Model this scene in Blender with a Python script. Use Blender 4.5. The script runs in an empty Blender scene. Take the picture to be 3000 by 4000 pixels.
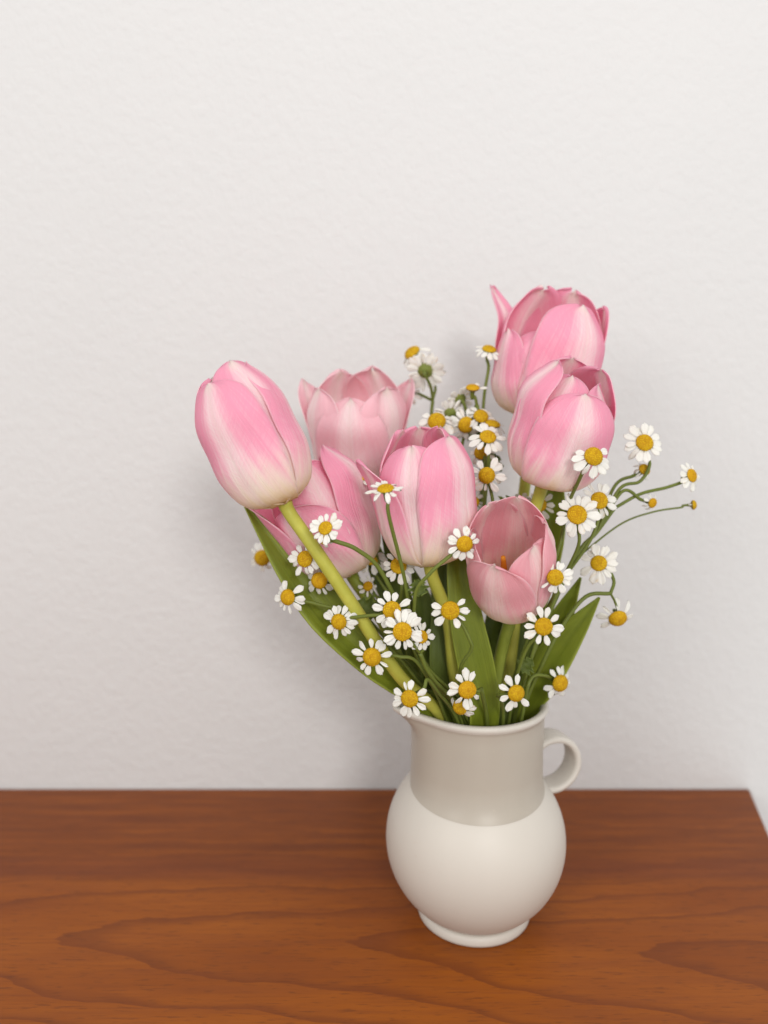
import bpy, bmesh, math, random
from mathutils import Vector, Matrix, noise

S = bpy.context.scene
C = S.collection
R_ = math.radians
# ------------------------------------------------------------------ camera
F = 3004.0                       # focal length in photograph pixels (3000 x 4000)
PITCH = R_(8.5)
CAM = Vector((-0.0512, -0.4015, 0.290))
cam_d = bpy.data.cameras.new('camera'); cam = bpy.data.objects.new('camera', cam_d); C.objects.link(cam)
cam.location = CAM; cam.rotation_euler = (math.pi/2 - PITCH, 0, 0)
cam_d.sensor_fit = 'VERTICAL'; cam_d.sensor_height = 24.0; cam_d.lens = F/4000*24.0
cam_d.clip_start = 0.01; cam_d.clip_end = 50
cam_d.dof.use_dof = True; cam_d.dof.focus_distance = 0.362; cam_d.dof.aperture_fstop = 2.8
S.camera = cam
S.cycles.max_bounces = 16; S.cycles.diffuse_bounces = 10; S.cycles.transmission_bounces = 10; S.cycles.transparent_max_bounces = 16
# ------------------------------------------------------------------ light
W = bpy.data.worlds.new('World'); S.world = W; W.use_nodes = True
bg = W.node_tree.nodes['Background']; bg.inputs[0].default_value = (1.0, 0.99, 0.98, 1); bg.inputs[1].default_value = 0.72
def area(name, loc, target, size, power, col):
    d = bpy.data.lights.new(name, 'AREA'); d.energy = power; d.size = size; d.color = col; d.shape = 'DISK'
    o = bpy.data.objects.new(name, d); C.objects.link(o); o.location = loc
    o.rotation_euler = (Vector(target) - Vector(loc)).to_track_quat('-Z', 'Y').to_euler()
    return o
area('room_lamp_right', (0.36, -1.75, 0.88), (0, 0.05, 0.2), 0.5, 14.0, (1.0, 0.975, 0.945))
area('room_lamp_left', (-1.15, -1.5, 0.88), (0, 0.05, 0.2), 0.8, 7.0, (1.0, 0.97, 0.935))
area('ceiling_lamp', (0.05, -0.55, 1.9), (0, -0.02, 0.15), 0.8, 4.5, (1.0, 0.97, 0.94))
S.view_settings.view_transform = 'Standard'; S.view_settings.look = 'None'
S.view_settings.exposure = 0.16; S.view_settings.gamma = 1.0; S.view_settings.use_curve_mapping = False

FWD = Vector((0, math.cos(PITCH), -math.sin(PITCH))); UP = Vector((0, math.sin(PITCH), math.cos(PITCH))); RT = Vector((1, 0, 0))
def ray(px, py): return FWD*F + RT*(px-1500) + UP*(2000-py)
def at(px, py, Y):
    d = ray(px, py); return CAM + d*((Y-CAM.y)/d.y)
def on_table(px, py, z=0.0):
    d = ray(px, py); return CAM + d*((z-CAM.z)/d.z)
def pxm(p): return (p-CAM).dot(FWD)/F          # metres per photograph pixel at a point
def smooth(a, b, x):
    t = min(1, max(0, (x-a)/(b-a))); return t*t*(3-2*t)

# ------------------------------------------------------------------ node helpers
class NT:
    def __init__(s, name):
        s.m = bpy.data.materials.new(name); s.m.use_nodes = True; s.t = s.m.node_tree; s.t.nodes.clear()
        s.out = s.n('ShaderNodeOutputMaterial')
    def n(s, typ, **kw):
        nd = s.t.nodes.new(typ)
        for k, v in kw.items(): setattr(nd, k, v)
        return nd
    def put(s, sock, v):
        if isinstance(v, bpy.types.NodeSocket): s.t.links.new(v, sock)
        elif v is not None:
            try: sock.default_value = v
            except Exception: sock.default_value = (v, v, v)
    def math(s, op, a, b=None, c=None, clamp=False):
        nd = s.n('ShaderNodeMath', operation=op, use_clamp=clamp); s.put(nd.inputs[0], a)
        if b is not None: s.put(nd.inputs[1], b)
        if c is not None: s.put(nd.inputs[2], c)
        return nd.outputs[0]
    def sstep(s, a, b, x):
        nd = s.n('ShaderNodeMapRange', interpolation_type='SMOOTHSTEP'); s.put(nd.inputs[0], x); s.put(nd.inputs[1], a); s.put(nd.inputs[2], b)
        return nd.outputs[0]
    def mix(s, f, a, b, blend='MIX'):
        nd = s.n('ShaderNodeMix', data_type='RGBA', blend_type=blend); s.put(nd.inputs[0], f)
        for i, v in ((6, a), (7, b)):
            s.put(nd.inputs[i], (*v, 1) if isinstance(v, tuple) and len(v) == 3 else v)
        return nd.outputs[2]
    def noise(s, vec, scale, detail=3, rough=.5, dist=0):
        nd = s.n('ShaderNodeTexNoise'); s.put(nd.inputs['Vector'], vec); nd.inputs['Scale'].default_value = scale
        nd.inputs['Detail'].default_value = detail; nd.inputs['Roughness'].default_value = rough; nd.inputs['Distortion'].default_value = dist
        return nd.outputs[0]
    def mapping(s, vec, scale=(1, 1, 1), loc=(0, 0, 0)):
        nd = s.n('ShaderNodeMapping'); s.put(nd.inputs[0], vec); nd.inputs[1].default_value = loc; nd.inputs[3].default_value = scale
        return nd.outputs[0]
    def sep(s, vec):
        nd = s.n('ShaderNodeSeparateXYZ'); s.put(nd.inputs[0], vec); return nd.outputs
    def comb(s, x, y, z):
        nd = s.n('ShaderNodeCombineXYZ'); s.put(nd.inputs[0], x); s.put(nd.inputs[1], y); s.put(nd.inputs[2], z); return nd.outputs[0]
    def bump(s, h, strength, dist):
        nd = s.n('ShaderNodeBump'); s.put(nd.inputs['Height'], h); nd.inputs['Strength'].default_value = strength; nd.inputs['Distance'].default_value = dist
        return nd.outputs[0]
    def obj(s): return s.n('ShaderNodeTexCoord').outputs['Object']
    def uv(s): return s.n('ShaderNodeTexCoord').outputs['UV']
    def rnd(s): return s.n('ShaderNodeObjectInfo').outputs['Random']
    def principled(s, col, rough=.5, normal=None, spec=.5, sss=0, transl=None, tfac=.3, **kw):
        p = s.n('ShaderNodeBsdfPrincipled'); s.put(p.inputs['Base Color'], (*col, 1) if isinstance(col, tuple) else col)
        s.put(p.inputs['Roughness'], rough); p.inputs['Specular IOR Level'].default_value = spec
        if normal is not None: s.put(p.inputs['Normal'], normal)
        for k, v in kw.items(): p.inputs[k].default_value = v
        o = p.outputs[0]
        if transl is not None:
            t = s.n('ShaderNodeBsdfTranslucent'); s.put(t.inputs[0], (*transl, 1) if isinstance(transl, tuple) else transl)
            if normal is not None: s.put(t.inputs['Normal'], normal)
            mx = s.n('ShaderNodeMixShader'); mx.inputs[0].default_value = tfac
            s.t.links.new(o, mx.inputs[1]); s.t.links.new(t.outputs[0], mx.inputs[2]); o = mx.outputs[0]
        s.t.links.new(o, s.out.inputs[0]); return s.m

# ------------------------------------------------------------------ materials
def m_wall():
    s = NT('painted_plaster'); v = s.obj()
    a = s.noise(v, 170, 3, .5); b = s.noise(v, 430, 2, .5); c = s.noise(v, 6, 4, .6)
    h = s.math('ADD', s.math('MULTIPLY', s.sstep(.35, .7, a), .8), s.math('MULTIPLY', b, .35))
    col = s.mix(c, (.600, .595, .592), (.628, .622, .618))
    return s.principled(col, .62, s.bump(h, .42, .0006), .3)
def m_wood():
    s = NT('cherry_veneer'); o = s.obj(); x, y, z = s.sep(o)
    warp = s.noise(s.mapping(o, (5, 16, 1)), 1.0, 3, .55)
    warp2 = s.noise(s.mapping(o, (22, 60, 1), (3, 1, 0)), 1.0, 3, .6)
    # front leaf of veneer: cathedral figure, nested arches opening to +x
    yy = s.math('ADD', y, s.math('MULTIPLY', s.math('SUBTRACT', warp, .5), .05))
    yc = s.math('ADD', yy, .034)
    yc = s.math('ADD', yc, s.math('MULTIPLY', x, .045))
    arch = s.math('MULTIPLY', s.math('POWER', s.math('ABSOLUTE', yc), 1.55), 40.0)
    ph = s.math('SUBTRACT', s.math('MULTIPLY', arch, 5.2), s.math('MULTIPLY', x, 6.4))
    ph = s.math('ADD', ph, s.math('MULTIPLY', s.math('SUBTRACT', warp2, .5), .34))
    ph = s.math('ADD', ph, .52)
    saw = s.math('FRACT', ph)
    line = s.math('MULTIPLY', s.sstep(.60, .975, saw), s.math('SUBTRACT', 1, s.sstep(.975, 1.0, saw)))
    # back leaf: straight grain
    ph2 = s.math('ADD', s.math('MULTIPLY', yy, 62), s.math('MULTIPLY', s.math('SUBTRACT', warp2, .5), 1.3))
    ph2 = s.math('ADD', ph2, s.math('MULTIPLY', x, .9))
    saw2 = s.math('FRACT', ph2)
    line2 = s.math('MULTIPLY', s.sstep(.3, .9, saw2), s.math('SUBTRACT', 1, s.sstep(.9, 1.0, saw2)))
    edge = s.math('ADD', .028, s.math('MULTIPLY', s.math('SUBTRACT', warp2, .5), .004))
    isback = s.sstep(s.math('SUBTRACT', edge, .007), s.math('ADD', edge, .006), y)
    fib = s.noise(s.mapping(o, (28, 520, 1)), 1.0, 3, .6)
    fib2 = s.noise(s.mapping(o, (12, 170, 1), (7, 2, 0)), 1.0, 4, .6)
    pore = s.noise(s.mapping(o, (110, 900, 1), (1, 5, 0)), 1.0, 2, .5)
    big = s.noise(s.mapping(o, (6, 26, 1), (9, 4, 0)), 1.0, 3, .55)
    front = s.mix(s.sstep(.25, .75, big), (.215, .053, .006), (.305, .084, .0085))
    back = s.mix(s.sstep(.25, .75, fib2), (.155, .038, .007), (.25, .066, .0085))
    front = s.mix(s.math('MULTIPLY', s.math('POWER', line, 2.2), .60), front, (.12, .029, .009))
    front = s.mix(s.math('MULTIPLY', s.sstep(.42, .72, fib2), .48), front, (.20, .052, .012))
    back = s.mix(s.math('MULTIPLY', line2, .38), back, (.12, .03, .010))
    band = s.math('MULTIPLY', s.sstep(.026, .032, y), s.math('SUBTRACT', 1, s.sstep(.042, .056, y)))
    back = s.mix(s.math('MULTIPLY', band, .35), back, (.165, .040, .014))
    col = s.mix(isback, front, back)
    col = s.mix(s.math('MULTIPLY', s.sstep(.42, .75, fib), .46), col, (.19, .05, .012))
    col = s.mix(s.math('MULTIPLY', s.sstep(.56, .72, pore), .45), col, (.10, .028, .010))
    rough = s.math('ADD', .36, s.math('MULTIPLY', fib, .18))
    return s.principled(col, rough, s.bump(s.math('ADD', fib, s.math('MULTIPLY', pore, .5)), .10, .0004), .20)
def m_ceramic(name, a, b, rough, spec, coat=0.0, rv=.14):
    s = NT(name); v = s.obj(); n = s.noise(v, 24, 4, .55); n2 = s.noise(v, 420, 2, .5)
    st = s.noise(s.mapping(v, (60, 60, 9)), 1.0, 3, .5)
    col = s.mix(s.math('MULTIPLY', s.math('ADD', n, st), .5), a, b)
    col = s.mix(s.math('MULTIPLY', s.sstep(.70, .78, n2), .30), col, (.52, .44, .34))
    return s.principled(col, s.math('ADD', rough, s.math('MULTIPLY', st, rv)), s.bump(s.math('ADD', n, s.math('MULTIPLY', st, .3)), .10, .002), spec, **{'Coat Weight': coat, 'Coat Roughness': .3})
def m_tulip(name, pale, deep, cream, k=1.0):
    s = NT(name); u, v, _ = s.sep(s.uv()); r = s.rnd()
    uu = s.math('ABSOLUTE', s.math('SUBTRACT', s.math('MULTIPLY', u, 2), 1))
    shift = s.math('MULTIPLY', r, 13.0)
    # veins run up the petal and fan out towards the margin
    fan = s.math('MULTIPLY', s.math('SUBTRACT', u, .5), s.math('ADD', .55, s.math('MULTIPLY', v, .9)))
    vec = s.comb(s.math('MULTIPLY', fan, 62), s.math('ADD', s.math('MULTIPLY', v, 3.0), s.math('MULTIPLY', uu, 2.2)), shift)
    streak = s.noise(vec, 1.0, 3, .55)
    vec2 = s.comb(s.math('MULTIPLY', fan, 12), s.math('MULTIPLY', v, 1.7), shift)
    blot = s.noise(vec2, 1.0, 3, .5)
    cross = s.noise(s.comb(s.math('MULTIPLY', u, 9), s.math('ADD', s.math('MULTIPLY', v, 62), s.math('MULTIPLY', uu, -22)), shift), 1.0, 2, .5)
    pinkness = s.sstep(.10, .78, s.math('ADD', v, s.math('ADD', s.math('MULTIPLY', uu, .16), s.math('MULTIPLY', s.math('SUBTRACT', blot, .5), .5))))
    flame = s.math('MULTIPLY', s.math('SUBTRACT', 1, s.sstep(.04, .50, s.math('ADD', uu, s.math('MULTIPLY', s.math('SUBTRACT', blot, .5), .30)))), .72)
    pinkness = s.math('MULTIPLY', pinkness, s.math('SUBTRACT', 1, flame))
    p2 = s.math('ADD', pinkness, s.math('MULTIPLY', s.math('SUBTRACT', streak, .5), .85))
    p2 = s.math('ADD', p2, s.math('MULTIPLY', s.math('SUBTRACT', cross, .5), .42), clamp=True)
    col = s.mix(p2, pale, deep)
    col = s.mix(s.math('SUBTRACT', 1, s.sstep(.06, .56, s.math('ADD', v, s.math('MULTIPLY', s.math('SUBTRACT', blot, .5), .3)))), col, cream)
    col = s.mix(s.math('MULTIPLY', s.math('SUBTRACT', 1, s.sstep(.06, .34, s.math('ADD', v, s.math('MULTIPLY', s.math('SUBTRACT', blot, .45), .25)))), .62), col, (.86, .60, .16))
    col = s.mix(s.math('MULTIPLY', s.math('SUBTRACT', 1, s.sstep(.0, .07, uu)), .28), col, (.90, .72, .70))
    col = s.mix(s.math('MULTIPLY', s.sstep(.94, 1.0, uu), .45), col, (.97, .86, .85))
    tipw = s.math('MULTIPLY', s.sstep(.92, .995, v), s.math('SUBTRACT', 1, s.sstep(.1, .5, uu)))
    col = s.mix(s.math('MULTIPLY', tipw, .6), col, (.90, .84, .76))
    bmp = s.bump(s.math('ADD', streak, s.math('MULTIPLY', cross, .25)), .55, .0008)
    return s.principled(col, .52, bmp, .28, transl=col, tfac=.40)
def m_green(name, a, b, vein=40, rough=.42, tf=.2, tcol=None):
    s = NT(name); u, v, _ = s.sep(s.uv()); r = s.rnd(); sh = s.math('MULTIPLY', r, 9)
    st = s.noise(s.comb(s.math('MULTIPLY', u, vein), s.math('MULTIPLY', v, 3), sh), 1.0, 3, .6)
    bl = s.noise(s.comb(s.math('MULTIPLY', u, 3), s.math('MULTIPLY', v, 6), sh), 1.0, 4, .6)
    col = s.mix(s.math('MULTIPLY', s.math('ADD', st, bl), .5), a, b)
    col = s.mix(s.math('MULTIPLY', s.sstep(.4, .9, bl), .6), col, tuple(c*1.15 for c in b))
    if vein > 30:
        col = s.mix(s.math('MULTIPLY', s.sstep(.5, .62, st), .30), col, tuple(c*.55 for c in a))
        ue = s.math('ABSOLUTE', s.math('SUBTRACT', s.math('MULTIPLY', u, 2), 1))
        col = s.mix(s.math('MULTIPLY', s.sstep(.90, 1.0, ue), .5), col, tuple(min(.8, c*1.6+.03) for c in b))
    return s.principled(col, rough, s.bump(st, .45, .0006), .35, transl=tcol or b, tfac=tf)
def m_daisy_petal():
    s = NT('white_ray_petal'); u, v, _ = s.sep(s.uv()); r = s.rnd()
    st = s.noise(s.comb(s.math('MULTIPLY', u, 7), s.math('MULTIPLY', v, 1.2), s.math('MULTIPLY', r, 30)), 1.0, 2, .5)
    col = s.mix(s.sstep(.3, .8, st), (.84, .83, .78), (.90, .895, .87))
    col = s.mix(s.math('MULTIPLY', s.sstep(.80, 1.0, r), s.sstep(.45, .65, s.noise(s.uv(), 2.3, 2))), col, (.78, .66, .50))
    col = s.mix(s.math('MULTIPLY', s.math('SUBTRACT', 1, s.sstep(0, .22, v)), .5), col, (.74, .66, .34))
    return s.principled(col, .5, s.bump(st, .5, .0004), .3, transl=(.86, .85, .76), tfac=.28)
def m_disc():
    s = NT('yellow_disc'); o = s.obj(); x, y, z = s.sep(o); r = s.rnd()
    n = s.noise(s.math('ADD', r, 0) and o, 3.2, 3, .6)
    vo = s.n('ShaderNodeTexVoronoi'); s.put(vo.inputs['Vector'], o); vo.inputs['Scale'].default_value = 8.5
    col = s.mix(s.sstep(.25, .75, n), (.60, .375, .006), (.77, .56, .012))
    col = s.mix(s.math('MULTIPLY', s.sstep(.22, .55, vo.outputs[0]), .85), col, (.38, .19, .004))
    rr = s.math('SQRT', s.math('ADD', s.math('MULTIPLY', x, x), s.math('MULTIPLY', y, y)))
    col = s.mix(s.math('MULTIPLY', s.math('SUBTRACT', 1, s.sstep(.05, .26, rr)), s.math('MULTIPLY', r, .7)), col, (.34, .17, .012))
    col = s.mix(s.math('MULTIPLY', s.sstep(.0, 1.0, r), .35), col, (.58, .27, .004))
    return s.principled(col, .7, None, .2)
MT = {}
MT['wall'] = m_wall(); MT['wood'] = m_wood()
MT['body'] = m_ceramic('cream_stoneware', (.545, .510, .455), (.595, .560, .503), .40, .40)
MT['neck'] = m_ceramic('beige_glaze', (.365, .327, .272), (.45, .408, .345), .37, .45, .0, .08)
MT['tulip'] = m_tulip('pink_tulip_petal', (.97, .88, .865), (.93, .43, .58), (.96, .89, .74))
MT['tulip_pale'] = m_tulip('pale_tulip_petal', (.97, .90, .885), (.95, .64, .70), (.96, .90, .78))
MT['tulip_dusky'] = m_tulip('dusky_tulip_petal', (.96, .83, .80), (.91, .49, .55), (.95, .88, .68))
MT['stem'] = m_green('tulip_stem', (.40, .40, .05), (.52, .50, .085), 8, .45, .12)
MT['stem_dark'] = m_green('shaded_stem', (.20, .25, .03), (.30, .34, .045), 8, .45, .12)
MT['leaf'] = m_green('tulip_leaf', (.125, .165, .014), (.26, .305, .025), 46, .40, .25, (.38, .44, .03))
MT['leaf_dark'] = m_green('shaded_tulip_leaf', (.060, .088, .010), (.125, .165, .018), 46, .42, .2, (.24, .29, .02))  # darkened copy of the leaf green: shade between inner leaves put into the colour
MT['dstem'] = m_green('chamomile_stem', (.10, .13, .020), (.17, .205, .032), 6, .5, .1)
MT['dpetal'] = m_daisy_petal(); MT['disc'] = m_disc()
MT['calyx'] = m_green('calyx_green', (.12, .16, .02), (.22, .25, .05), 20, .6, .1)
MT['bract'] = m_green('dry_calyx', (.16, .11, .025), (.28, .22, .06), 20, .6, .1)
s_ = NT('orange_anther'); MT['anther'] = s_.principled((.80, .34, .02), .7)
s_ = NT('pistil_green'); MT['pistil'] = s_.principled((.42, .48, .12), .5)

# ------------------------------------------------------------------ object helpers
def tag(o, label=None, cat=None, group=None, kind=None):
    if label: o['label'] = label
    if cat: o['category'] = cat
    if group: o['group'] = group
    if kind: o['kind'] = kind
    return o
def empty(name, loc):
    o = bpy.data.objects.new(name, None); C.objects.link(o); o.location = loc; o.empty_display_size = .01; return o
def mesh_obj(name, verts, faces, mat, parent=None, uvs=None, smooth_=True, thick=0, origin=None):
    org = Vector(origin) if origin is not None else (Vector(parent.location) if parent else Vector((0, 0, 0)))
    me = bpy.data.meshes.new(name); me.from_pydata([Vector(v)-org for v in verts], [], faces)
    if uvs:
        L = me.uv_layers.new(name='UVMap')
        for p in me.polygons:
            for li in p.loop_indices: L.data[li].uv = uvs[me.loops[li].vertex_index]
    for m in (mat if isinstance(mat, list) else [mat]): me.materials.append(m)
    if smooth_: me.polygons.foreach_set('use_smooth', [True]*len(me.polygons))
    me.update()
    o = bpy.data.objects.new(name, me); C.objects.link(o)
    if parent: o.parent = parent
    if origin is not None: o.location = org - (Vector(parent.location) if parent else Vector((0, 0, 0)))
    if thick:
        md = o.modifiers.new('thickness', 'SOLIDIFY'); md.thickness = thick; md.offset = 0
    return o
def grid_faces(nu, nv, wrap=False):
    f = []
    for j in range(nv-1):
        for i in range(nu if wrap else nu-1):
            a = j*nu+i; b = j*nu+(i+1) % nu; f.append((a, b, b+nu, a+nu))
    return f
def catmull(pts, n):
    """n points along a Catmull-Rom curve through pts (tuples of any length)"""
    P = [tuple(p) for p in pts]; k = len(P); out = []
    P = [tuple(2*a-b for a, b in zip(P[0], P[1]))] + P + [tuple(2*a-b for a, b in zip(P[-1], P[-2]))]
    for i in range(n):
        t = i/(n-1)*(k-1); j = min(int(t), k-2); t -= j
        p0, p1, p2, p3 = P[j:j+4]
        out.append(tuple(.5*((2*b)+(-a+c)*t+(2*a-5*b+4*c-d)*t*t+(-a+3*b-3*c+d)*t**3) for a, b, c, d in zip(p0, p1, p2, p3)))
    return out
def tube_data(pts, radii, seg=8, n=None):
    """verts, faces, uvs of a capped tube through pts"""
    n = n or max(8, len(pts)*6)
    Q = catmull([(*p, r) for p, r in zip(pts, radii)], n)
    V, U = [], []; up = None; L = 0
    for i, q in enumerate(Q):
        p = Vector(q[:3]); a = Vector(Q[max(0, i-1)][:3]); b = Vector(Q[min(n-1, i+1)][:3]); t = (b-a).normalized()
        if up is None: up = t.orthogonal().normalized()
        up = (up - t*up.dot(t)).normalized(); sd = t.cross(up)
        if i: L += (p-Vector(Q[i-1][:3])).length
        for k in range(seg):
            an = 2*math.pi*k/seg; V.append(p+(up*math.cos(an)+sd*math.sin(an))*max(q[3], 1e-4)); U.append((k/seg, L*20))
    Fc = grid_faces(seg, n, True); Fc.append(tuple(range(seg-1, -1, -1))); Fc.append(tuple(range((n-1)*seg, n*seg)))
    return V, Fc, U
def lathe(profile, seg=96, mod=None):
    V = []
    for j, (r, z) in enumerate(profile):
        for i in range(seg):
            a = 2*math.pi*i/seg; p = Vector((r*math.cos(a), r*math.sin(a), z)); V.append(mod(p, a, j) if mod else p)
    return V, grid_faces(seg, len(profile), True)

# ------------------------------------------------------------------ setting
WALL_Y = 0.1385
def wall():
    bm = bmesh.new()
    x0, x1, z0, z1 = -1.3, 1.3, -.75, 1.5
    vs = [bm.verts.new(p) for p in ((x0, WALL_Y, z0), (x1, WALL_Y, z0), (x1, WALL_Y, z1), (x0, WALL_Y, z1), (x0, WALL_Y+.1, z0), (x1, WALL_Y+.1, z0), (x1, WALL_Y+.1, z1), (x0, WALL_Y+.1, z1))]
    for f in ((0, 1, 2, 3), (5, 4, 7, 6), (1, 5, 6, 2), (4, 0, 3, 7), (3, 2, 6, 7), (4, 5, 1, 0)): bm.faces.new([vs[i] for i in f])
    me = bpy.data.meshes.new('wall'); bm.to_mesh(me); me.materials.append(MT['wall'])
    o = bpy.data.objects.new('wall', me); C.objects.link(o); tag(o, kind='structure', label='plain white painted plaster wall with fine roller texture')
wall()
def slab(name, poly, z0, z1, mat, parent, bev=.0015):
    bm = bmesh.new(); n = len(poly)
    a = [bm.verts.new((x-parent.location.x, y-parent.location.y, z0-parent.location.z)) for x, y in poly]
    b = [bm.verts.new((x-parent.location.x, y-parent.location.y, z1-parent.location.z)) for x, y in poly]
    bm.faces.new(b); bm.faces.new(a[::-1])
    for i in range(n): bm.faces.new((a[i], a[(i+1) % n], b[(i+1) % n], b[i]))
    bmesh.ops.recalc_face_normals(bm, faces=bm.faces)
    if bev: bmesh.ops.bevel(bm, geom=list(bm.edges), offset=bev, segments=3, affect='EDGES', profile=.5)
    me = bpy.data.meshes.new(name); bm.to_mesh(me); me.materials.append(mat)
    o = bpy.data.objects.new(name, me); C.objects.link(o); o.parent = parent; return o
def table():
    e = empty('sideboard', (0, 0, -.75)); tag(e, 'reddish brown wooden sideboard carrying the cream jug', 'sideboard')
    c0 = on_table(2932, 3090); c1 = on_table(3002, 3256); d = (c1-c0)/(c1.y-c0.y)
    yb, yf = WALL_Y-.001, -.28
    xb = c0.x + d.x*(yb-c0.y); xf = c0.x + d.x*(yf-c0.y)
    slab('top', [(-.95, yf), (xf, yf), (xb, yb), (-.95, yb)], -.024, 0, MT['wood'], e)
    k = .02
    slab('cabinet', [(-.95+k, yf+k), (xf-k-.02, yf+k), (xb-k-.02, yb-.002), (-.95+k, yb-.002)], -.75, -.0241, MT['wood'], e)
table()

# ------------------------------------------------------------------ jug
JR = 0.0500
NECK_R, RIM_Z = 0.0362, 0.1265
BC = 0.0460                                     # height of the ball's centre
SPOUT = R_(196); HANDLE = R_(16)
def jug():
    e = empty('jug', (0, 0, 0)); tag(e, 'round cream stoneware jug with beige neck, spout and ring handle', 'jug')
    # body: ball with flattened base, hollow
    out = []
    for i in range(0, 41):
        t = R_(-57 + i*(57+46.4)/40); out.append((JR*math.cos(t), BC+JR*.985*math.sin(t)))
    inn = [(max(.0005, r-.0038), z) for r, z in out[::-1]]
    prof = out + [(r, z+(.0025 if z < .02 else 0)) for r, z in inn] + [(.0004, inn[-1][1]+.0025)]
    V, Fc = lathe(prof); mesh_obj('body', V, Fc, MT['body'], e)
    # foot ring
    zt = out[0][1]
    prof = [(.0004, .0012), (.0262, .0012), (.0278, .0), (.0302, .0), (.0315, .0006), (.0319, .0020), (.0316, .0042), (.0308, .0054), (.0298, .0060), (.0262, zt+.0004), (.0004, zt+.0003)]
    V, Fc = lathe(prof); mesh_obj('foot_ring', V, Fc, MT['body'], e)
    # neck with lip and spout
    zb = BC+JR*.985*math.sin(R_(43.4))
    o_ = [(NECK_R+.0006, zb-.0015), (NECK_R+.0003, zb+.002), (NECK_R, zb+.012), (NECK_R-.0002, zb+.022), (NECK_R, RIM_Z-.018), (NECK_R, RIM_Z-.0145), (NECK_R, RIM_Z-.011), (NECK_R, RIM_Z-.0085), (NECK_R+.0003, RIM_Z-.006),
          (NECK_R+.0005, RIM_Z-.0042), (NECK_R+.0014, RIM_Z-.0034), (NECK_R+.0021, RIM_Z-.0020), (NECK_R+.0019, RIM_Z-.0006), (NECK_R+.0009, RIM_Z), (NECK_R-.0007, RIM_Z), (NECK_R-.0019, RIM_Z-.001), (NECK_R-.0026, RIM_Z-.003)]
    i_ = [(NECK_R-.0030, RIM_Z-.012), (NECK_R-.0034, zb+.010), (NECK_R-.0034, zb-.003)]
    prof = o_ + i_ + [(NECK_R+.0006, zb-.0015)]
    nj = len(prof)-1
    def mod(p, a, j):
        if j in (0, nj):
            th = R_(43.4-7.0*max(0, -math.sin(a))); rr = JR*math.cos(th)+.0002
            return Vector((rr*math.cos(a), rr*math.sin(a), BC+JR*.985*math.sin(th)+.0002))
        d = (a-SPOUT+math.pi) % (2*math.pi)-math.pi
        h = smooth(RIM_Z-.021, RIM_Z+.001, p.z)**2.0
        k = math.exp(-(d/.34)**2)*h
        r = Vector((math.cos(SPOUT), math.sin(SPOUT), 0)); tn = Vector((-r.y, r.x, 0))
        p = p + r*(.0108*k) + Vector((0, 0, .0015*k*h))
        p -= tn*(p.dot(tn)*.35*k)
        return p
    V, Fc = lathe(prof, 128, mod); nk = mesh_obj('neck', V, Fc, [MT['neck'], MT['body']], e)
    for p in nk.data.polygons: p.material_index = 1 if 9 <= p.index//128 <= 15 else 0
    # ring handle: a strap bent to a loop
    hd = Vector((math.cos(HANDLE), math.sin(HANDLE), 0)); hn = Vector((-hd.y, hd.x, 0)); c = hd*(NECK_R+.0090) + Vector((0, 0, .0845))
    V = []; seg = 64; n = 12; a0, a1 = R_(-140), R_(146)
    for i in range(seg+1):
        a = a0+(a1-a0)*i/seg
        rad = .0150
        for k in range(n):
            q = 2*math.pi*k/n; cx = math.copysign(abs(math.cos(q))**.5, math.cos(q)); sx = math.copysign(abs(math.sin(q))**.5, math.sin(q))
            rr = rad+.0021*sx; ww = .0076*cx
            V.append(c + hd*(rr*math.cos(a)) + Vector((0, 0, rr*math.sin(a)*1.0)) + hn*ww)
    Fc = grid_faces(n, seg+1, True); Fc += [tuple(range(n-1, -1, -1)), tuple(range(seg*n, seg*n+n))]
    mesh_obj('handle', V, Fc, MT['body'], e)
jug()

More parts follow.
